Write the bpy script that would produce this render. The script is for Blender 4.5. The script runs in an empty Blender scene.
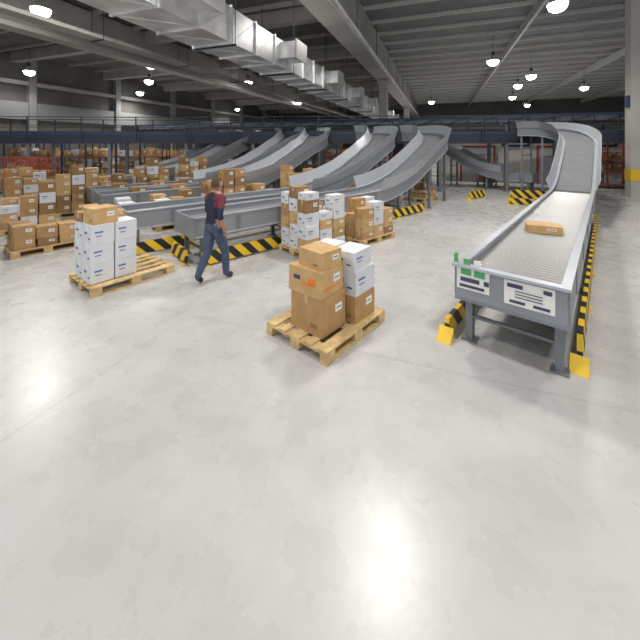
import bpy, math, random
from mathutils import Vector, Matrix
random.seed(7)
S = bpy.context.scene
C = S.collection

# ---------------------------------------------------------------- materials
def mat(name, col, rough=0.6, metal=0.0, var=0.0, scale=6.0, emis=0.0, bump=0.0, coord='Object'):
    m = bpy.data.materials.new(name); m.use_nodes = True
    nt = m.node_tree; b = nt.nodes['Principled BSDF']
    b.inputs['Base Color'].default_value = (*col, 1)
    b.inputs['Roughness'].default_value = rough
    b.inputs['Metallic'].default_value = metal
    if emis > 0:
        b.inputs['Emission Color'].default_value = (*col, 1)
        b.inputs['Emission Strength'].default_value = emis
    if var > 0 or bump > 0:
        tc = nt.nodes.new('ShaderNodeTexCoord'); n = nt.nodes.new('ShaderNodeTexNoise')
        n.inputs['Scale'].default_value = scale; n.inputs['Detail'].default_value = 5
        nt.links.new(tc.outputs[coord], n.inputs['Vector'])
        if var > 0:
            r = nt.nodes.new('ShaderNodeValToRGB')
            r.color_ramp.elements[0].position = 0.3; r.color_ramp.elements[1].position = 0.7
            r.color_ramp.elements[0].color = (*[max(0, c*(1-var)) for c in col], 1)
            r.color_ramp.elements[1].color = (*[min(1, c*(1+var)) for c in col], 1)
            nt.links.new(n.outputs['Fac'], r.inputs['Fac'])
            nt.links.new(r.outputs['Color'], b.inputs['Base Color'])
        if bump > 0:
            bp = nt.nodes.new('ShaderNodeBump'); bp.inputs['Strength'].default_value = bump
            bp.inputs['Distance'].default_value = 0.02
            nt.links.new(n.outputs['Fac'], bp.inputs['Height'])
            nt.links.new(bp.outputs['Normal'], b.inputs['Normal'])
    return m

M = {}
M['card'] = mat('cardboard', (.48, .29, .13), .8, 0, .12, 5)
M['card2'] = mat('cardboard_light', (.60, .39, .18), .8, 0, .12, 5)
M['card3'] = mat('cardboard_dark', (.32, .19, .085), .8, 0, .12, 5)
M['white'] = mat('white_carton', (.72, .74, .79), .7, 0, .05, 5)
M['tape'] = mat('tape', (.58, .40, .21), .35)
M['paper'] = mat('paper', (.85, .85, .83), .7)
M['ink'] = mat('ink', (.06, .07, .12), .7)
M['blueink'] = mat('blue_ink', (.08, .15, .42), .7)
M['green'] = mat('green_label', (.10, .42, .16), .6)
M['orange'] = mat('orange_print', (.8, .25, .05), .7)
M['wood'] = mat('pallet_wood', (.62, .45, .22), .8, 0, .25, 9)
M['rail'] = mat('conveyor_paint', (.30, .32, .36), .38, .25, .05, 2)
M['rail_l'] = mat('conveyor_paint_light', (.50, .53, .58), .32, .3, .05, 2)
M['rail_d'] = mat('conveyor_underside', (.10, .11, .13), .5, .3)
M['belt'] = mat('belt_grey', (.23, .24, .26), .40, 0, .08, 3)
M['roller'] = mat('roller_zinc', (.48, .48, .48), .36, .7)
M['bed'] = mat('roller_bed', (.13, .13, .13), .5, .2)
M['leg'] = mat('leg_grey', (.22, .24, .26), .45, .3)
M['steel_d'] = mat('dark_steel', (.05, .06, .08), .5, .4)
M['blue'] = mat('blue_steel', (.045, .075, .15), .5, .3)
M['yellow'] = mat('safety_yellow', (.85, .56, .03), .5)
M['red'] = mat('red_paint', (.42, .08, .05), .5)
M['pink'] = mat('red_faded', (.45, .16, .10), .6)
M['galv'] = mat('galvanised_duct', (.85, .87, .90), .34, .7, .25, 1.6)
M['conc'] = mat('concrete_beam', (.38, .37, .35), .85, 0, .15, .8, bump=.2)
M['conc_l'] = mat('concrete_light', (.50, .49, .46), .85, 0, .12, .6)
M['band'] = mat('concrete_fascia', (.24, .25, .26), .85, 0, .12, .6)
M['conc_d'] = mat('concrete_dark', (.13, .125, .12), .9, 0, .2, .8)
M['purlin'] = mat('purlin_steel', (.60, .60, .59), .5, .2)
M['wallw'] = mat('white_wall', (.74, .72, .67), .8, 0, .05, 1)
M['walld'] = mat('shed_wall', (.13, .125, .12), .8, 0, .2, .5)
M['doorg'] = mat('door_grey', (.50, .53, .55), .5)
M['lamp'] = mat('lamp_glow', (1, .98, .93), .5, 0, emis=22)
M['black'] = mat('rubber_black', (.02, .02, .02), .6)
M['skin'] = mat('skin', (.42, .23, .16), .5)
M['hair'] = mat('hair', (.10, .05, .03), .7)
M['shirt'] = mat('navy_vest', (.022, .025, .055), .85, 0, .2, 12)
M['sleeve'] = mat('red_sleeve', (.17, .03, .04), .8)
M['jeans'] = mat('blue_jeans', (.065, .09, .155), .85, 0, .2, 14)
M['shoe'] = mat('shoe', (.03, .03, .04), .6)
M['roof'] = mat('roof_sheet', (.26, .26, .265), .7, .1, .15, 1)

def stripes():
    m = bpy.data.materials.new('hazard_stripes'); m.use_nodes = True
    nt = m.node_tree; N = nt.nodes; b = N['Principled BSDF']
    tc = N.new('ShaderNodeTexCoord'); sp = N.new('ShaderNodeSeparateXYZ')
    a = N.new('ShaderNodeMath'); a.operation = 'ADD'
    d = N.new('ShaderNodeMath'); d.operation = 'DIVIDE'; d.inputs[1].default_value = .36
    f = N.new('ShaderNodeMath'); f.operation = 'FRACT'
    g = N.new('ShaderNodeMath'); g.operation = 'GREATER_THAN'; g.inputs[1].default_value = .5
    mx = N.new('ShaderNodeMix'); mx.data_type = 'RGBA'
    mx.inputs[6].default_value = (.02, .02, .02, 1); mx.inputs[7].default_value = (.88, .58, .03, 1)
    L = nt.links.new
    L(tc.outputs['Object'], sp.inputs[0]); L(sp.outputs['X'], a.inputs[0]); L(sp.outputs['Z'], a.inputs[1])
    L(a.outputs[0], d.inputs[0]); L(d.outputs[0], f.inputs[0]); L(f.outputs[0], g.inputs[0])
    L(g.outputs[0], mx.inputs[0]); L(mx.outputs[2], b.inputs['Base Color'])
    b.inputs['Roughness'].default_value = .5
    return m
M['haz'] = stripes()

def floor_mat():
    m = bpy.data.materials.new('polished_concrete'); m.use_nodes = True
    nt = m.node_tree; N = nt.nodes; L = nt.links.new; b = N['Principled BSDF']
    tc = N.new('ShaderNodeTexCoord')
    n1 = N.new('ShaderNodeTexNoise'); n1.inputs['Scale'].default_value = .35; n1.inputs['Detail'].default_value = 6
    n1.inputs['Roughness'].default_value = .6; n1.inputs['Distortion'].default_value = .6
    n2 = N.new('ShaderNodeTexNoise'); n2.inputs['Scale'].default_value = 3; n2.inputs['Detail'].default_value = 6
    L(tc.outputs['Object'], n1.inputs['Vector']); L(tc.outputs['Object'], n2.inputs['Vector'])
    r = N.new('ShaderNodeValToRGB')
    r.color_ramp.elements[0].position = .30; r.color_ramp.elements[0].color = (.44, .44, .435, 1)
    r.color_ramp.elements[1].position = .70; r.color_ramp.elements[1].color = (.62, .62, .63, 1)
    mx0 = N.new('ShaderNodeMath'); mx0.operation = 'MULTIPLY_ADD'; mx0.inputs[1].default_value = .75
    s2 = N.new('ShaderNodeMath'); s2.operation = 'MULTIPLY'; s2.inputs[1].default_value = .25
    L(n2.outputs['Fac'], s2.inputs[0]); L(n1.outputs['Fac'], mx0.inputs[0]); L(s2.outputs[0], mx0.inputs[2])
    L(mx0.outputs[0], r.inputs['Fac'])
    br = N.new('ShaderNodeTexBrick'); br.offset = 0
    br.inputs['Scale'].default_value = 1; br.inputs['Mortar Size'].default_value = .006
    br.inputs['Brick Width'].default_value = 5.2; br.inputs['Row Height'].default_value = 5.2
    mp = N.new('ShaderNodeMapping'); mp.inputs['Rotation'].default_value = (0, 0, math.radians(20)); mp.inputs['Location'].default_value = (3.2, 1.6, 0)
    L(tc.outputs['Object'], mp.inputs['Vector']); L(mp.outputs[0], br.inputs['Vector'])
    mx = N.new('ShaderNodeMix'); mx.data_type = 'RGBA'
    L(br.outputs['Fac'], mx.inputs[0]); L(r.outputs['Color'], mx.inputs[6]); mx.inputs[7].default_value = (.38, .375, .37, 1)
    L(mx.outputs[2], b.inputs['Base Color'])
    rr = N.new('ShaderNodeMapRange'); rr.inputs[3].default_value = .18; rr.inputs[4].default_value = .38
    L(n2.outputs['Fac'], rr.inputs[0]); L(rr.outputs[0], b.inputs['Roughness'])
    return m
M['floor'] = floor_mat()

# ---------------------------------------------------------------- mesh builder
class MB:
    def __init__(s): s.v = []; s.f = []; s.m = []; s.sl = []; s.sm = []
    def mi(s, k):
        if k not in s.sl: s.sl.append(k)
        return s.sl.index(k)
    def add(s, vs, fs, k, T=None, smooth=False):
        o = len(s.v)
        for p in vs:
            p = Vector(p)
            s.v.append(tuple(T @ p) if T else tuple(p))
        i = s.mi(k)
        for f in fs: s.f.append([o+a for a in f]); s.m.append(i); s.sm.append(smooth)
    def box(s, c, d, k, rz=0, T=None):
        x, y, z = [a/2 for a in d]
        vs = [(-x,-y,-z),(x,-y,-z),(x,y,-z),(-x,y,-z),(-x,-y,z),(x,-y,z),(x,y,z),(-x,y,z)]
        fs = [(0,3,2,1),(4,5,6,7),(0,1,5,4),(1,2,6,5),(2,3,7,6),(3,0,4,7)]
        X = Matrix.Translation(c) @ Matrix.Rotation(rz, 4, 'Z')
        if T: X = T @ X
        s.add(vs, fs, k, X)
    def cyl(s, p0, p1, r, k, n=8, r1=None, T=None):
        p0 = Vector(p0); p1 = Vector(p1); r1 = r if r1 is None else r1
        d = (p1-p0).normalized(); a = d.orthogonal().normalized(); b = d.cross(a)
        vs = []
        for p, q in ((p0, r), (p1, r1)):
            for i in range(n):
                t = 2*math.pi*i/n; vs.append(p + a*math.cos(t)*q + b*math.sin(t)*q)
        s.add(vs, [(i, (i+1) % n, n+(i+1) % n, n+i) for i in range(n)], k, T, True)
        s.add(vs, [tuple(range(n))[::-1], tuple(range(n, 2*n))], k, T)
    def sweep(s, prof, path, k, cap=True, smooth=False):
        n = len(prof); vs = []
        for p, sd in path:
            for a, b in prof: vs.append(p + sd*a + Vector((0, 0, b)))
        fs = []
        for i in range(len(path)-1):
            for j in range(n):
                fs.append((i*n+j, i*n+(j+1) % n, (i+1)*n+(j+1) % n, (i+1)*n+j))
        s.add(vs, fs, k, None, smooth)
        if cap: s.add(vs, [tuple(range(n))[::-1], tuple(range((len(path)-1)*n, len(path)*n))], k)
    def build(s, name, loc=(0, 0, 0), rz=0, parent=None, bevel=0):
        me = bpy.data.meshes.new(name); me.from_pydata(s.v, [], s.f)
        for k in s.sl: me.materials.append(M[k])
        me.polygons.foreach_set('material_index', s.m)
        me.polygons.foreach_set('use_smooth', s.sm); me.update()
        o = bpy.data.objects.new(name, me); C.objects.link(o)
        o.location = loc; o.rotation_euler = (0, 0, rz)
        if parent: o.parent = parent
        if bevel:
            b = o.modifiers.new('b', 'BEVEL'); b.width = bevel; b.segments = 2; b.limit_method = 'ANGLE'
        return o

# ---------------------------------------------------------------- room (building frame rotated -20 deg)
BR = math.radians(-20)
def B(u, v): return (u*math.cos(BR)-v*math.sin(BR), u*math.sin(BR)+v*math.cos(BR))
m = MB(); m.box((0, 27, -.1), (120, 90, .2), 'floor'); m.build('floor')
H = 9.2
m = MB()
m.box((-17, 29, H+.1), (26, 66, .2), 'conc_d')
for i in range(9):
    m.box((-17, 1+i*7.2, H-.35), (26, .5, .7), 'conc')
for i in range(28):
    m.box((-17, 0+i*2.4, H-.1), (26, .12, .2), 'conc')
m.box((13, 29, H+.35), (34, 66, .1), 'roof')
for i in range(30):
    m.box((13, -2+i*2.1, H+.2), (34, .09, .24), 'purlin')
for i in range(120):
    m.box((-3.6+i*.28, 29, H+.285), (.10, 66, .03), 'roof')
for u in (4.5, 12.5, 20.5):
    m.box((u, 29, H-.15), (.14, 66, .5), 'purlin')
m.box((-4, 29, 8.2), (.7, 66, 2.0), 'conc')
m.box((-4, 29, 7.3), (.95, 66, .25), 'conc_l')
m.box((-17, 29, 8.2), (.5, 66, 1.8), 'conc')
m.box((-17, 29, 7.3), (.8, 66, .2), 'conc_l')
m.build('ceiling', rz=BR)
for v in (25, 43):
    m = MB(); m.box((0, 0, 3.58), (.6, .6, 7.16), 'conc_l'); m.box((0, 0, 7.0), (.8, .8, .25), 'conc_l'); m.build('concrete_pillar', (*B(-4, v), 0), BR)
m = MB()
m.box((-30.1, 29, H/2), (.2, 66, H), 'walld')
m.box((-29.85, 29, 4.9), (.3, 66, 1.3), 'band')
m.box((-29.8, 29, 7.0), (.4, 66, .3), 'conc')
for i in range(9): m.box((-29.8, 2+i*7.2, H/2), (.5, .5, H), 'band')
m.build('wall_left', rz=BR)
m = MB()
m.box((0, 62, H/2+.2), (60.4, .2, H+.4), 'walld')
m.box((0, 61.8, 5.0), (60, .2, 1.4), 'conc_l')
for i in range(8): m.box((-27+i*7.5, 61.7, 1.8), (3.4, .2, 3.6), 'wallw')
m.build('wall_back', rz=BR)
m = MB(); m.box((30.1, 29, H/2+.2), (.2, 66, H+.4), 'wallw'); m.build('wall_right', rz=BR)
pv = 23
m = MB()
m.box((13.5, pv, 1.6), (27, .2, 3.2), 'wallw')
m.box((13.5, pv, 3.25), (27.2, .35, .1), 'leg')
for u in (2.2, 6.4, 10.5):
    m.box((u, pv-.12, 1.1), (1.9, .06, 2.2), 'doorg')
    m.box((u-.95, pv-.15, 1.1), (.1, .08, 2.2), 'red'); m.box((u+.95, pv-.15, 1.1), (.1, .08, 2.2), 'red')
    m.box((u, pv-.15, 2.2), (2.0, .08, .12), 'red')
for u in (4.3, 8.5, 13): m.box((u, pv-.12, 2.4), (1.5, .06, .4), 'blue'); m.box((u, pv-.16, 2.4), (1.2, .02, .12), 'paper')
m.build('wall_partition', rz=BR)
m = MB(); m.box((0, 0, H/2), (.5, .5, H), 'conc_l'); m.box((0,0,1),(.53,.53,.5),'yellow'); m.box((-.3, -.1, 4.2), (.14, .2, .5), 'blue'); m.build('concrete_pillar', (13.75, 14.4, 0), BR)

# duct
m = MB()
uc, hc, w, h = -6.2, 5.7, 1.3, 1.0
rnd = random.Random(4)
for i in range(46):
    v = -2.5+i*1.3
    dd = rnd.uniform(-.015, .015)
    m.box((uc, v+.65, hc), (w+dd, 1.26, h+dd), 'galv')
    m.box((uc, v, hc), (w+.1, .05, h+.1), 'galv')
    for s_ in (-1, 1):
        m.cyl((uc+s_*(w/2+.004), v+.05, hc-h/2+.05), (uc+s_*(w/2+.004), v+1.25, hc+h/2-.05), .012, 'galv', 4)
    m.cyl((uc-w/2+.05, v+.05, hc-h/2-.004), (uc+w/2-.05, v+1.25, hc-h/2-.004), .012, 'galv', 4)
for i in range(15):
    v = 0+i*4
    for s_ in (-1, 1): m.cyl((uc+s_*.72, v, hc-.53), (uc+s_*.72, v, H), .015, 'steel_d', 5)
    m.box((uc, v, hc-.55), (1.5, .05, .05), 'steel_d')
for i in range(10):
    v = 4+i*5.2
    m.box((uc-1.0, v, hc), (.8, .6, .45), 'galv')
    m.box((uc+.95, v+2.2, hc+.1), (.7, .9, .6), 'galv')
    m.box((uc+1.3, v+2.2, hc+.1), (.06, 1.0, .7), 'purlin')
m.build('ventilation_duct', rz=BR)
m = MB()
for du, hh, r in ((-8.5, 6.4, .14), (-8.95, 6.4, .09), (-2.9, 6.5, .09)):
    m.cyl((du, -2, hh), (du, 58, hh), r, 'galv', 10)
for i in range(15):
    m.box((-8.7, i*4, 6.6), (.9, .04, .04), 'steel_d'); m.cyl((-8.7, i*4, 6.6), (-8.7, i*4, H), .012, 'steel_d', 5)
    m.cyl((-2.9, i*4, 6.5), (-2.9, i*4, H-1), .012, 'steel_d', 5)
m.build('ceiling_pipes', rz=BR)
m = MB()
m.box((-11, 28, 5.9), (.5, 58, .03), 'conc')
for s_ in (-.25, .25): m.box((-11+s_, 28, 5.95), (.02, 58, .12), 'conc')
for i in range(15):
    m.box((-11, i*4, 5.87), (.6, .04, .04), 'steel_d')
    for s_ in (-.28, .28): m.cyl((-11+s_, i*4, 5.87), (-11+s_, i*4, H-.02), .012, 'steel_d', 5)
m.build('cable_tray', rz=BR)

# ---------------------------------------------------------------- lamps
def lamp(x, y, h=7.5, power=420):
    m = MB()
    n = 20
    rings = [(.06, .42), (.10, .38), (.16, .30), (.30, .12), (.34, .04)]
    vs = []
    for q, z in rings[::-1]:
        for i in range(n):
            a = 2*math.pi*i/n; vs.append((q*math.cos(a), q*math.sin(a), z))
    fs = [(j*n+i, j*n+(i+1) % n, (j+1)*n+(i+1) % n, (j+1)*n+i) for j in range(4) for i in range(n)]
    m.add(vs, fs, 'purlin', None, True)
    m.cyl((0, 0, .40), (0, 0, .62), .09, 'steel_d', 10)
    m.cyl((0, 0, .6), (0, 0, H-h-.02), .012, 'steel_d', 5)
    vs = []; rr = [(.33, .06), (.32, -.04), (.27, -.16), (.16, -.24), (.02, -.27)]
    for q, z in rr:
        for i in range(n):
            a = 2*math.pi*i/n; vs.append((q*math.cos(a), q*math.sin(a), z))
    fs = [(j*n+i, (j+1)*n+i, (j+1)*n+(i+1) % n, j*n+(i+1) % n) for j in range(4) for i in range(n)]
    fs.append(tuple(range(4*n, 5*n))[::-1])
    m.add(vs, fs, 'lamp', None, True)
    o = m.build('high_bay_lamp', (x, y, h))
    L = bpy.data.lights.new('lamp_light', 'SPOT'); L.energy = power; L.spot_size = math.radians(160); L.spot_blend = .6
    L.color = (1, .955, .89); L.shadow_soft_size = .4
    lo = bpy.data.objects.new('lamp_light', L); C.objects.link(lo); lo.parent = o; lo.location = (0, 0, -.3)
for x, y in ((-20.7, 23.5), (-18, 33), (-12, 48), (10.8, 20.6), (17.4, 29), (27, 43), (-6, 27.5), (-2.5, 40), (16, 25), (9, 36), (-11, 21.5), (-14, 27),
             (-23, 31), (-17, 42), (13.5, 40), (21, 36), (24, 30)):
    lamp(x, y, 7.5, 600 if x < -18 else 950)
for x, y in ((-4.5, 2.5), (2.5, 1.0), (-5.5, 8.5), (1.5, 7.5), (8.0, 5.5), (-11, 13), (0, 12.8), (9, 12.5)):  # unseen lamps above the frame, added to light the near hall and floor
    lamp(x, y, 7.6, 930)

# ---------------------------------------------------------------- conveyors
def catmull(pts, k=6):
    P = [Vector(p) for p in pts]; P = [P[0]*2-P[1]] + P + [P[-1]*2-P[-2]]
    out = []
    for i in range(1, len(P)-2):
        for j in range(k):
            t = j/k; a, b, c, d = P[i-1], P[i], P[i+1], P[i+2]
            out.append(.5*((2*b)+(c-a)*t+(2*a-5*b+4*c-d)*t*t+(3*b-a-3*c+d)*t*t*t))
    out.append(P[-2]); return out
def frames(pts):
    fr = []
    for i, p in enumerate(pts):
        a = pts[max(0, i-1)]; b = pts[min(len(pts)-1, i+1)]
        d = (b-a); d.z = 0; d.normalize(); fr.append((p, Vector((d.y, -d.x, 0))))
    return fr
def rect(a0, a1, b0, b1): return [(a0, b0), (a1, b0), (a1, b1), (a0, b1)]

def conveyor(prof, w=1.0, curl=1.0, rollers=False, legs_every=2.0, wall=.34, curlpts=None):
    """local +y is travel direction, centre line x=0"""
    m = MB(); W = w/2
    pts = [(0, y, h) for y, h in prof]
    y0, h0 = prof[-1]
    for a, b, c in (curlpts or ((-.10, .75, .34), (-.5, 1.4, .58), (-1.2, 1.9, .70), (-2.1, 2.1, .72))):
        pts.append((a*curl, y0+b*curl, h0+c))
    P = catmull(pts, 8); F = frames(P)
    hb = prof[0][1]
    m.sweep(rect(-W+.05, W-.05, -.10, 0), F, 'belt' if not rollers else 'bed')
    m.sweep(rect(-W+.12, W-.12, -.22, -.10), F, 'rail_d')
    for sgn in (-1, 1):
        a, b = sorted((sgn*(W-.05), sgn*W))
        m.sweep(rect(a, b, -.27, .10), F, 'rail')
        a, b = sorted((sgn*(W-.07), sgn*(W+.015)))
        m.sweep(rect(a, b, .10, .125), F, 'rail_l')
        m.sweep(rect(*sorted((sgn*W, sgn*(W+.012))), -.27, -.235), F, 'rail_l')
    i0 = next(i for i, p in enumerate(P) if p.z > hb+.04)-3
    if rollers:
        i1 = next(i for i, p in enumerate(P) if p.z > hb+.05)
        m.sweep(rect(-W+.055, W-.055, -.02, .012), F[i1-1:], 'belt')
    R = F[max(0, i0):]
    for sgn in (-1, 1):
        a = sgn*W
        pr = [(a, .12), (a+sgn*.12, .12+wall), (a+sgn*.14, .12+wall), (a+sgn*.03, .12)]
        if sgn < 0: pr = pr[::-1]
        m.sweep(pr, R, 'rail_l')
    m.box((0, prof[0][0]-.02, hb-.075), (w+.03, .04, .40), 'rail')
    m.cyl((-W+.05, prof[0][0]+.05, hb-.02), (W-.05, prof[0][0]+.05, hb-.02), .045, 'roller', 12)
    if rollers:
        y = prof[0][0]+.15
        ymax = next(p.y for p in P if p.z > hb+.05)
        while y < ymax:
            m.cyl((-W+.055, y, hb+.004), (W-.055, y, hb+.004), .025, 'roller', 8); y += .095
    y = .9
    while y < prof[-3][0]-1.5:
        for sgn in (-1, 1): m.box((sgn*(W+.004), y, hb-.08), (.012, .10, .28), 'leg')
        y += 1.5
    acc = legs_every; last = P[0]
    for i, (p, sd) in enumerate(F):
        if i: acc += (p-last).length; last = p
        if acc >= legs_every and i < len(F)-2 or i == len(F)-2:
            acc = 0
            off = Vector((0, .18, 0)) if i == 0 else Vector()
            for sgn in (-1, 1):
                q = p+sd*sgn*(W-.09)+off
                m.box((q.x, q.y, (p.z-.2)/2), (.08, .08, p.z-.2), 'leg')
                m.box((q.x, q.y, .01), (.16, .16, .02), 'leg')
            a = p+sd*(W-.09)+off; b = p-sd*(W-.09)+off
            for hh in ([.28] if p.z < 1.2 else [.5, p.z*.6]):
                m.cyl((a.x, a.y, hh), (b.x, b.y, hh), .025, 'leg', 6)
    return m, P

RA = math.atan2(-.655, .755)
perp = Vector((.755, -.655, 0)); fwd = Vector((.655, .755, 0)); L0 = Vector((1.6, 3.85, 0))
o_ = L0+perp*.525
m, P = conveyor([(0, .80), (3, .80), (6, .80), (8.4, .80), (9.6, .95), (10.8, 1.4), (12.0, 1.95)], w=1.05, rollers=True, legs_every=2.4, wall=.30,
                curlpts=((-.05, .9, .45), (-.45, 1.8, .80), (-1.2, 2.5, 1.0), (-2.3, 2.9, 1.06)))
m.box((0, -.055, .745), (1.03, .03, .34), 'rail')
m.box((0, -.06, .935), (1.09, .10, .03), 'rail_l')
m.box((-.33, -.08, .80), (.34, .006, .24), 'paper')
for i, (a, b) in enumerate(((-.40, .88), (-.26, .875))): m.box((a, -.086, b), (.11, .006, .07), 'green')
m.box((-.36, -.086, .79), (.20, .004, .045), 'ink'); m.box((-.34, -.086, .72), (.26, .004, .03), 'ink')
m.box((-.19, -.086, .79), (.05, .004, .05), 'ink')
m.box((.20, -.08, .775), (.44, .006, .25), 'paper')
m.box((.08, -.086, .85), (.14, .004, .04), 'ink'); m.box((.36, -.086, .855), (.07, .004, .04), 'ink')
for i in range(3): m.box((.2, -.086, .80-i*.03), (.24, .004, .008), 'ink')
m.box((.10, -.086, .69), (.14, .004, .028), 'ink'); m.box((.31, -.086, .69), (.14, .004, .028), 'ink')
m.box((-.53, -.02, .99), (.03, .05, .12), 'green'); m.box((-.40, -.055, .985), (.07, .01, .06), 'green'); m.box((-.29, -.055, .985), (.07, .01, .06), 'paper')
m.box((0, .18, .50), (.85, .06, .06), 'leg')
conv = m.build('roller_conveyor', (o_.x, o_.y, 0), RA)

LA = -math.radians(48); d2 = Vector((.743, .669, 0)); n2 = Vector((-.669, .743, 0))
def lconv(base, prof, **kw):
    o = Vector((*base, 0))+n2*.5
    m, P = conveyor(prof, w=1.0, **kw)
    m.build('belt_conveyor', (o.x, o.y, 0), LA)
pf = lambda k: [(0, .80), (k*.5, .80), (k-.8, .80), (k+.3, .91), (k+1.4, 1.22), (k+2.3, 1.65), (k+3.0, 2.03)]
lconv((-2.35, 6.2), pf(6.1))
lconv((-3.95, 6.8), pf(5.4))
lconv((-5.99, 9.08), pf(4.4))
lconv((-6.95, 10.12), pf(4.0))
lconv((-9.1, 12.5), pf(3.4))
lconv((-10.05, 13.55), pf(3.0))

o = Vector((10.4, 16.0, 0))
m, P = conveyor([(0, .8), (1.2, .8), (2.2, .95), (3.2, 1.4), (4.4, 2.1)], w=.9, curl=.3)
m.build('belt_conveyor', (o.x, o.y, 0), math.radians(42))

# overhead sorter line
pts = [Vector(p) for p in ((18, 14.6, 2.8), (12.5, 17.0, 2.8), (6, 17.3, 2.8), (0, 17.6, 2.8), (-7, 18.2, 2.8), (-15, 17.8, 2.8), (-22, 17.4, 2.8))]
P = catmull(pts, 6); F = frames(P)
m = MB()
m.sweep(rect(-.6, .6, -.12, .0), F, 'belt')
for s_ in (-1, 1):
    m.sweep(rect(*sorted((s_*.6, s_*.68)), -.35, .22), F, 'steel_d')
    m.sweep(rect(*sorted((s_*.68, s_*.70)), .05, .16), F, 'blue')
    m.sweep(rect(*sorted((s_*.95, s_*.98)), .92, .96), F, 'steel_d')
    m.sweep(rect(*sorted((s_*.95, s_*.98)), .50, .53), F, 'steel_d')
m.sweep(rect(-1.0, 1.0, -.42, -.35), F, 'steel_d')
for i, (p, sd) in enumerate(F):
    if i % 2 == 0:
        for s_ in (-1, 1):
            q = p+sd*s_*.96; m.box((q.x, q.y, 3.1), (.05, .05, 1.35), 'steel_d')
    if i % 3 == 0:
        for s_ in (-1, 1):
            q = p+sd*s_*.85; m.box((q.x, q.y, 1.2), (.14, .14, 2.4), 'leg'); m.box((q.x, q.y, .01), (.26, .26, .02), 'leg')
m.build('overhead_sorter')
m = MB()
for i in range(31):
    x = -22+i*1.5
    m.box((x, 0, 3.65), (.04, .04, .5), 'steel_d')
    if i < 30: m.cyl((x, 0, 3.4), (x+1.5, 0, 3.9), .025, 'steel_d', 5)
m.box((.5, 0, 3.4), (45.2, .08, .12), 'steel_d'); m.box((.5, 0, 3.92), (45.2, .12, .12), 'blue'); m.box((.5, .6, 3.55), (45.2, 1.0, .08), 'steel_d')
m.box((.5, .6, 3.75), (45.2, .6, .25), 'rail')
for i in range(9): m.box((-21.5+i*5.4, 0, 1.7), (.16, .16, 3.4), 'leg'); m.box((-21.5+i*5.4, 0, .01), (.3, .3, .02), 'leg')
m.build('steel_gantry', (*B(-2, 20.9), 0), BR)

# ---------------------------------------------------------------- barriers
def barrier(p0, p1, h=.24, z0=.04, feet=True):
    p0 = Vector((*p0, 0)); p1 = Vector((*p1, 0)); L = (p1-p0).length; a = math.atan2(p1.y-p0.y, p1.x-p0.x)
    m = MB()
    m.box((L/2, 0, z0+h/2), (L, .05, h), 'haz')
    n = max(2, int(L/1.5)+1)
    for i in range(n):
        x = .06+(L-.12)*i/(n-1)
        m.box((x, 0, .01), (.16, .11, .02), 'yellow'); m.box((x, 0, .03), (.06, .04, .06), 'yellow')
    if feet:
        m.add([(-.13, -.08, 0), (-.13, .08, 0), (0, -.08, 0), (0, .08, 0), (0, -.08, .14), (0, .08, .14)],
              [(0, 2, 4), (1, 5, 3), (0, 4, 5, 1), (0, 1, 3, 2), (2, 3, 5, 4)], 'yellow')
    m.build('safety_barrier', p0, a)
q = L0+perp*1.11
barrier((q+fwd*.35).xy, (q+fwd*8.5).xy, .34)
q = L0-perp*.12
barrier((q+fwd*.0).xy, (q+fwd*8.5).xy, .20)
def lb(base, t0, t1, off=-.10, h=.24, feet=False):
    b = Vector((*base, 0))+n2*off
    barrier((b+d2*t0).xy, (b+d2*t1).xy, h, feet=feet)
lb((-2.35, 6.2), .1, 2.2); lb((-2.35, 6.2), 2.4, 4.6); lb((-2.35, 6.2), 4.8, 7.9)
barrier((-2.55, 6.3), (-3.1, 6.95), .24, feet=False)
lb((-3.95, 6.8), .0, 1.3); barrier((-4.1, 6.85), (-4.7, 7.5), .24, feet=False)
lb((-5.99, 9.08), .2, 4); lb((-9.1, 12.5), .2, 4)
barrier((7.3, 12.7), (8.2, 12.3), .22); barrier((8.2, 14.2), (9.4, 13.7), .35); barrier((6.3, 13.9), (7.3, 14.6), .3)

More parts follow.
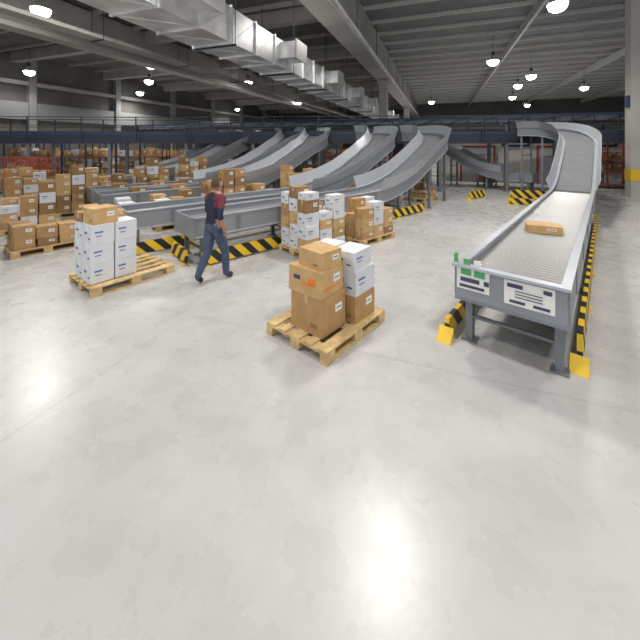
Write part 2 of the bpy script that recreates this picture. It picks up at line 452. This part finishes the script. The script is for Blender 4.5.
# ---------------------------------------------------------------- pallets and cartons
def pallet_mb(m, T=None, L=1.2, W=.8):
    for i in range(5):
        w = .145 if i % 2 == 0 else .10
        y = -W/2+.0725+i*(W-.145)/4
        m.box((0, y, .133), (L, w, .022), 'wood', T=T)
    for x in (-L/2+.0725, 0, L/2-.0725):
        m.box((x, 0, .111), (.145, W, .022), 'wood', T=T)
        for y in (-W/2+.05, 0, W/2-.05): m.box((x, y, .061), (.145, .10 if y else .145, .078), 'wood', T=T)
    for y in (-W/2+.05, 0, W/2-.05): m.box((0, y, .011), (L, .10, .022), 'wood', T=T)
def pallet(x, y, rz, L=1.2, W=.8):
    m = MB(); pallet_mb(m, None, L, W); return m.build('wooden_pallet', (x, y, 0), rz, bevel=.004)
def carton_mb(m, c, d, k, rz=0, T=None, style=0):
    X = Matrix.Translation(c) @ Matrix.Rotation(rz, 4, 'Z')
    if T: X = T @ X
    x, y, z = d
    m.box((0, 0, z/2), d, k, T=X)
    tk = 'tape' if k != 'white' else 'paper'
    m.box((0, 0, z+.0008), (x, .05, .0016), tk, T=X)
    for s_ in (-1, 1): m.box((s_*(x/2+.0008), 0, z-.045), (.0016, .05, .09), tk, T=X)
    if k == 'white':
        for s_ in (-1, 1):
            m.box((-x*.18, s_*(y/2+.001), z*.62), (x*.36, .002, z*.08), 'blueink', T=X)
            m.box((-x*.18, s_*(y/2+.001), z*.42), (x*.26, .002, z*.04), 'ink', T=X)
            m.box((s_*(x/2+.001), y*.15, z*.55), (.002, y*.3, z*.12), 'blueink', T=X)
            m.box((s_*(x/2+.001), -y*.25, z*.3), (.002, y*.2, z*.08), 'ink', T=X)
    else:
        for s_ in (-1, 1):
            m.box((x*.2, s_*(y/2+.001), z*.6), (min(.13, x*.3), .002, min(.09, z*.3)), 'paper', T=X)
            m.box((x*.2, s_*(y/2+.0025), z*.6), (min(.10, x*.2), .001, .012), 'ink', T=X)
            if style == 2: m.box((s_*(x/2+.001), -y*.22, z*.55), (.002, min(.12, y*.25), min(.08, z*.25)), 'orange', T=X)
            else: m.box((s_*(x/2+.001), -y*.25, z*.25), (.002, y*.2, z*.12), 'card3', T=X)
def carton(x, y, z, d, k, rz, style=0):
    m = MB(); carton_mb(m, (0, 0, 0), d, k, style=style)
    if style == 2:
        for s_ in (-1, 1):
            for i in range(4): m.box((s_*(d[0]/2+.001), -.15+i*.055, d[2]*.42), (.002, .035, .035), 'orange')
            m.box((s_*(d[0]/2+.001), .12, d[2]*.6), (.002, .10, .05), 'ink')
            for i in range(5): m.box((-.14+i*.06, s_*(d[1]/2+.001), d[2]*.3), (.035, .002, .035), 'orange')
    nm = 'cardboard_box' if k != 'white' else 'white_carton'
    return m.build(nm, (x, y, z+.0005), rz, bevel=.004)
def on(cx, cy, rz, a, b):
    return cx+a*math.cos(rz)-b*math.sin(rz), cy+a*math.sin(rz)+b*math.cos(rz)

R0 = math.radians(49.5); cx, cy = .10, 4.18
pallet(cx, cy, R0, 1.2, .95)
PT = .1445
def st(a, b, z, d, k, r=0, style=0):
    x, y = on(cx, cy, R0, a, b); return carton(x, y, z, d, k, R0+r, style)
st(-.23, -.04, PT, (.44, .48, .42), 'card')
st(-.24, -.01, PT+.422, (.42, .50, .30), 'card2', .03, 2)
st(-.22, -.06, PT+.724, (.34, .38, .20), 'card2', -.10)
st(.26, -.20, PT, (.44, .38, .32), 'card')
st(.26, -.21, PT+.322, (.42, .36, .30), 'white')
st(.24, -.20, PT+.624, (.40, .32, .22), 'white', .05)
st(.26, .20, PT, (.42, .38, .34), 'card2')
st(.26, .19, PT+.342, (.38, .36, .30), 'white', -.04)
st(.26, .19, PT+.644, (.36, .32, .18), 'white', .04)

R0 = math.radians(53); cx, cy = -3.42, 5.75
pallet(cx, cy, R0, 1.3, 1.0)
for l in range(3):
    for i in range(2):
        for j in range(2):
            st(-.44+i*.34+random.uniform(-.008, .008), -.16+j*.36, PT+l*.302, (.325, .345, .30), 'white', random.uniform(-.015, .015))
st(-.40, -.13, PT+.908, (.36, .36, .25), 'card2', .05)
st(-.10, .21, PT+.908, (.30, .30, .10), 'card', -.05)
st(-.46, .22, PT+.908, (.30, .28, .15), 'card3', .1)

p = o_+fwd*2.75+perp*(-.02)
carton(p.x, p.y, .8295, (.50, .34, .13), 'card2', RA+.25)

def pile(x, y, rz, nx, ny, layers, cell=(.4, .36, .28), white=.3, pal=True, name='loaded_pallet', L=1.2, W=.9, seed=0, fill=.85, kinds=('card', 'card2', 'card3')):
    rnd = random.Random(seed); m = MB()
    base = 0
    if pal: pallet_mb(m, None, L, W); base = .144
    for i in range(nx):
        for j in range(ny):
            z = base+.001; n = layers-(0 if rnd.random() < fill else 1)-(1 if rnd.random() < .3 else 0)
            for l in range(max(1, n)):
                h = cell[2]*rnd.choice((.6, .85, 1, 1.1))
                k = 'white' if rnd.random() < white else rnd.choice(kinds)
                carton_mb(m, ((i-(nx-1)/2)*cell[0], (j-(ny-1)/2)*cell[1], z), (cell[0]*rnd.uniform(.86, .98), cell[1]*rnd.uniform(.86, .98), h), k, rnd.uniform(-.05, .05))
                z += h+.002
    return m.build(name, (x, y, 0), rz)
A48 = math.radians(42)
pile(-.15, 7.28, A48, 3, 3, 5, (.38, .29, .24), .72, seed=3)
pile(1.12, 8.15, A48, 3, 3, 3, (.38, .29, .27), .1, seed=5)
pile(-6.15, 7.35, math.radians(50), 3, 2, 2, (.38, .4, .28), .05, seed=8)
pile(-5.35, 8.3, A48, 3, 2, 3, (.38, .4, .28), .3, seed=9)
pile(-7.9, 8.95, A48, 3, 2, 4, (.38, .4, .28), .3, seed=30)
pile(-9.2, 10.5, A48, 3, 2, 5, (.38, .4, .28), .15, seed=31)
pile(-10.6, 11.9, A48, 3, 2, 5, (.38, .4, .28), .3, seed=32)
pile(-8.1, 11.0, A48, 3, 2, 5, (.38, .4, .28), .1, seed=33)
k = 10
for t in (1.6, 3.1, 4.6, 6.1):
    b = Vector((-3.95, 6.8, 0))+n2*2.1+d2*t
    pile(b.x, b.y, A48, 3, 2, random.choice((3, 4, 5)), (.38, .4, .27), .25, seed=k); k += 1
for t in (.6, 2.2, 3.8, 5.3, 6.8):
    b = Vector((-6.95, 10.12, 0))+n2*2.15+d2*t
    pile(b.x, b.y, A48, 3, 2, random.choice((4, 5, 6)), (.38, .4, .28), .2, seed=k); k += 1
for base, ts in (((-5.99, 9.08), (1, 2.2, 3.2)), ((-6.95, 10.12), (.8, 2, 3)), ((-9.1, 12.5), (.8, 1.8)), ((-10.05, 13.55), (.6, 1.7))):
    for t in ts:
        b = Vector((*base, 0))+n2*.5+d2*t
        carton(b.x, b.y, .801, (.42, .34, .22), random.choice(('card', 'card2', 'card3')), A48+random.uniform(-.3, .3))

def rack(x, y, rz, L=2.7, levels=3, seed=0, frame='blue', hh=2.4):
    rnd = random.Random(seed); m = MB()
    for a in (-L/2, 0, L/2):
        for b in (-.4, .4): m.box((a, b, hh/2), (.07, .07, hh), frame)
    for l in range(levels):
        z = .15+l*(hh-.3)/levels
        m.box((0, -.4, z), (L, .05, .09), 'pink'); m.box((0, .4, z), (L, .05, .09), 'pink')
        m.box((0, 0, z+.055), (L, .8, .02), 'wood')
        xx = -L/2+.25
        while xx < L/2-.2:
            w = rnd.uniform(.28, .42); hb = rnd.uniform(.25, .52)
            carton_mb(m, (xx, rnd.uniform(-.05, .05), z+.066), (w, .55, hb), rnd.choice(('card', 'card2', 'card3', 'card', 'white')))
            xx += w+.05
    m.build('storage_rack', (x, y, 0), rz)
for i, (x, y) in enumerate(((-17.5, 20.2), (-14.4, 20.6), (-11.3, 21.0), (-15.8, 24), (-19.5, 23.0), (-8.2, 21.4), (-5.0, 21.8), (-1.8, 22.2), (-21.5, 20.0), (-12, 25), (-8, 26), (-3, 27), (1.2, 25.5))):
    rack(x, y, math.radians(8), seed=i)
for i, (u, v) in enumerate(((8.4, 22.2), (13.2, 22.2), (16.4, 22.2))):
    rack(*B(u, v), BR, seed=40+i, frame='red', L=2.0 if i == 0 else 2.7)

def cage(x, y, rz, frame='red', seed=0):
    rnd = random.Random(seed); m = MB()
    a, b, h = .42, .36, 1.75
    m.box((0, 0, .20), (a*2, b*2, .04), frame)
    for sx in (-1, 1):
        for sy in (-1, 1):
            m.cyl((sx*a, sy*b, .2), (sx*a, sy*b, h), .018, frame, 6)
            m.cyl((sx*(a-.06), sy*(b-.06)-.015, .06), (sx*(a-.06), sy*(b-.06)+.015, .06), .06, 'black', 10)
            m.box((sx*(a-.06), sy*(b-.06), .15), (.05, .05, .09), 'steel_d')
    for z in (.45, .8, 1.15, 1.5, 1.75):
        for s_ in (-1, 1): m.cyl((s_*a, -b, z), (s_*a, b, z), .010, frame, 5)
        m.cyl((-a, b, z), (a, b, z), .010, frame, 5)
    for i in range(1, 6):
        y_ = -b+2*b*i/6
        for s_ in (-1, 1): m.cyl((s_*a, y_, .2), (s_*a, y_, h), .006, frame, 4)
        x_ = -a+2*a*i/6; m.cyl((x_, b, .2), (x_, b, h), .006, frame, 4)
    z = .222
    for l in range(4):
        hh = rnd.uniform(.2, .32)
        for s_ in (-1, 1):
            carton_mb(m, (s_*.19, 0, z), (.34, .5, hh), rnd.choice(('card', 'card2', 'card3')))
        z += hh+.002
    m.build('roll_cage', (x, y, 0), rz)
for i, (x, y, f) in enumerate(((-11.4, 13.6, 'red'), (-12.5, 14.3, 'red'), (-13.6, 15.0, 'red'), (-14.7, 15.8, 'red'), (9.6, 19.0, 'red'),
                              (-3.9, 20.0, 'red'), (-2.7, 20.1, 'blue'), (-1.4, 20.1, 'red'), (.2, 20.1, 'red'), (1.6, 19.9, 'blue'), (3.0, 19.8, 'red'), (4.3, 19.6, 'red'))):
    cage(x, y, math.radians(-20+i*7), f, i)
pile(4.3, 13.9, A48, 2, 2, 2, (.4, .4, .3), .1, seed=50)
pile(2.9, 15.2, A48, 3, 2, 3, (.4, .4, .3), .2, seed=51)
pile(5.9, 19.4, A48, 3, 2, 3, (.4, .4, .3), .2, seed=52)
pile(1.1, 15.5, 0, 3, 2, 4, (.38, .4, .28), .3, seed=54)

# ---------------------------------------------------------------- man
def skin(verts, edges, radii, sub=2):
    me = bpy.data.meshes.new('sk'); me.from_pydata(verts, edges, [])
    o = bpy.data.objects.new('sk', me); C.objects.link(o)
    s_ = o.modifiers.new('s', 'SKIN'); s_.use_smooth_shade = True
    for i, r in enumerate(radii):
        me.skin_vertices[0].data[i].radius = r if isinstance(r, tuple) else (r, r)
        me.skin_vertices[0].data[i].use_root = (i == 0)
    u = o.modifiers.new('u', 'SUBSURF'); u.levels = sub; u.render_levels = sub
    dg = bpy.context.evaluated_depsgraph_get(); dg.update()
    ev = o.evaluated_get(dg); e = bpy.data.meshes.new_from_object(ev)
    vs = [v.co.copy() for v in e.vertices]; fs = [list(p.vertices) for p in e.polygons]
    bpy.data.objects.remove(o); return vs, fs
def segd(p, a, b):
    a = Vector(a); b = Vector(b); ab = b-a
    t = max(0, min(1, (p-a).dot(ab)/ab.length_squared)); return (p-(a+ab*t)).length
def man(x, y, rz):
    V = {'pel': (0, 0, .95), 'wai': (0, .01, 1.09), 'che': (0, .03, 1.27), 'uch': (0, .03, 1.40), 'nk': (0, .035, 1.49), 'nk2': (0, .05, 1.56),
         'shR': (.165, .02, 1.42), 'elR': (.245, -.10, 1.17), 'wrR': (.26, -.02, .93),
         'shL': (-.165, .04, 1.42), 'elL': (-.245, .08, 1.16), 'wrL': (-.23, .26, .98),
         'hiR': (.085, .0, .90), 'thR': (.095, .08, .70), 'knR': (.10, .15, .51), 'caR': (.10, .17, .36), 'anR': (.10, .18, .10), 'toR': (.11, .32, .045),
         'hiL': (-.085, .0, .90), 'thL': (-.095, -.03, .70), 'knL': (-.10, -.04, .50), 'caL': (-.10, -.13, .37), 'anL': (-.10, -.26, .14), 'toL': (-.11, -.15, .045)}
    Rr = {'pel': (.15, .125), 'wai': (.15, .12), 'che': (.175, .13), 'uch': (.15, .11), 'nk': .062, 'nk2': .057,
          'shR': .078, 'elR': .054, 'wrR': .033, 'shL': .078, 'elL': .054, 'wrL': .033,
          'hiR': .105, 'thR': .097, 'knR': .076, 'caR': .072, 'anR': .058, 'toR': .043,
          'hiL': .105, 'thL': .097, 'knL': .076, 'caL': .072, 'anL': .058, 'toL': .043}
    E = [('pel', 'wai'), ('wai', 'che'), ('che', 'uch'), ('uch', 'nk'), ('nk', 'nk2'), ('uch', 'shR'), ('shR', 'elR'), ('elR', 'wrR'),
         ('uch', 'shL'), ('shL', 'elL'), ('elL', 'wrL')]
    for s_ in 'RL': E += [('pel', 'hi'+s_), ('hi'+s_, 'th'+s_), ('th'+s_, 'kn'+s_), ('kn'+s_, 'ca'+s_), ('ca'+s_, 'an'+s_), ('an'+s_, 'to'+s_)]
    K = list(V); vs, fs = skin([V[k] for k in K], [(K.index(a), K.index(b)) for a, b in E], [Rr[k] for k in K])
    m = MB()
    groups = {}
    for f in fs:
        c = sum((vs[i] for i in f), Vector())/len(f)
        best = min(E, key=lambda e: segd(c, V[e[0]], V[e[1]]))
        n = best[1]
        if n == 'nk2' or (n == 'nk' and c.z > 1.50): k = 'skin'
        elif n.startswith('to') or (n.startswith('an') and c.z < .09): k = 'shoe'
        elif n[:2] in ('hi', 'th', 'kn', 'ca', 'an'): k = 'jeans'
        elif n[:2] == 'el': k = 'sleeve' if c.z > 1.29 else 'shirt'
        elif n[:2] == 'wr': k = 'shirt' if c.z > 1.10 else 'skin'
        elif n == 'wai' and c.z < 1.0: k = 'jeans'
        elif c.z > 1.40 and abs(c.x) > .09: k = 'sleeve'
        else: k = 'shirt'
        groups.setdefault(k, []).append(f)
    for k, g in groups.items():
        ids = sorted({i for f in g for i in f}); mp = {a: b for b, a in enumerate(ids)}
        m.add([vs[i] for i in ids], [[mp[i] for i in f] for f in g], k, None, True)
    hc = Vector((0, .065, 1.655)); n1, n2_ = 20, 14; hv = []; hf = {'skin': [], 'hair': []}
    for j in range(n2_+1):
        ph = math.pi*j/n2_
        for i in range(n1):
            th = 2*math.pi*i/n1
            X, Y, Z = math.sin(ph)*math.cos(th), math.sin(ph)*math.sin(th), math.cos(ph)
            r = Vector((X*.080, Y*.100, Z*.120))
            if Z < 0: r.x *= 1-.30*Z*Z; r.y *= 1-.12*Z*Z
            if Z < -.3 and Y > 0: r.y += .012
            hv.append(hc+r)
    for j in range(n2_):
        for i in range(n1):
            f = (j*n1+i, (j+1)*n1+i, (j+1)*n1+(i+1) % n1, j*n1+(i+1) % n1)
            c = sum((hv[a] for a in f), Vector())/4-hc
            hf['hair' if (c.z > .045 and c.y < .075) or (c.y < -.015 and c.z > -.055) else 'skin'].append(f)
    for k, g in hf.items():
        vv = [v+(v-hc).normalized()*.006 if k == 'hair' else v for v in hv]
        m.add(vv, g, k, None, True)
    m.cyl(hc+Vector((0, .090, .018)), hc+Vector((0, .120, -.022)), .008, 'skin', 8, .015)
    m.cyl(hc+Vector((-.025, .100, -.058)), hc+Vector((.025, .100, -.058)), .006, 'pink', 6)
    for s_ in (-1, 1):
        m.cyl(hc+Vector((s_*.03, .084, .012)), hc+Vector((s_*.03, .095, .012)), .011, 'paper', 8)
        m.cyl(hc+Vector((s_*.03, .092, .012)), hc+Vector((s_*.03, .0975, .012)), .006, 'ink', 8)
        m.box(hc+Vector((s_*.03, .094, .034)), (.03, .008, .006), 'hair')
        m.cyl(hc+Vector((s_*.076, 0, -.005)), hc+Vector((s_*.090, -.008, -.003)), .028, 'skin', 10, .022)
    for s_, a, b in ((1, 'elR', 'wrR'), (-1, 'elL', 'wrL')):
        w = Vector(V[b]); d = (w-Vector(V[a])).normalized(); d = (d+Vector((0, .1, -.5))).normalized()
        sd = Vector((0, 1, 0)); sd = (sd-d*sd.dot(d)).normalized(); nn = d.cross(sd).normalized()*s_
        p0 = w-d*.02
        pv_, pf_ = skin([p0, p0+d*.045, p0+d*.09], [(0, 1), (1, 2)], [.028, (.036, .018), (.038, .016)], 2)
        m.add(pv_, pf_, 'skin', None, True)
        for i, ln in enumerate((.070, .080, .075, .058)):
            q = p0+d*.092+sd*(.028-.019*i); d1 = (d-nn*.25).normalized(); d2_ = (d-nn*.9).normalized()
            fv, ff = skin([q-d*.015, q+d1*ln*.5, q+d1*ln*.5+d2_*ln*.5], [(0, 1), (1, 2)], [.0095, .0085, .007], 1)
            m.add(fv, ff, 'skin', None, True)
        q = p0+d*.035+sd*.028; dt = (d*.7+sd*.7-nn*.3).normalized()
        fv, ff = skin([q-dt*.01, q+dt*.03, q+dt*.03+(dt+d).normalized()*.028], [(0, 1), (1, 2)], [.012, .0105, .008], 1)
        m.add(fv, ff, 'skin', None, True)
    zmin = min(v[2] for v in m.v)
    return m.build('walking_man', (x, y, -zmin), rz)
man(-1.80, 5.60, math.radians(-30))

# ---------------------------------------------------------------- world & camera
w = bpy.data.worlds.new('w'); S.world = w; w.use_nodes = True
w.node_tree.nodes['Background'].inputs[0].default_value = (.95, .97, 1, 1)
w.node_tree.nodes['Background'].inputs[1].default_value = .68
cam = bpy.data.cameras.new('camera'); co = bpy.data.objects.new('camera', cam); C.objects.link(co)
co.location = (0, 0, 2.3); co.rotation_euler = (math.radians(90), 0, 0)
cam.sensor_width = 36; cam.lens = 330/640*36; cam.shift_y = -175/640
cam.clip_end = 300
S.camera = co
S.view_settings.view_transform = 'Standard'
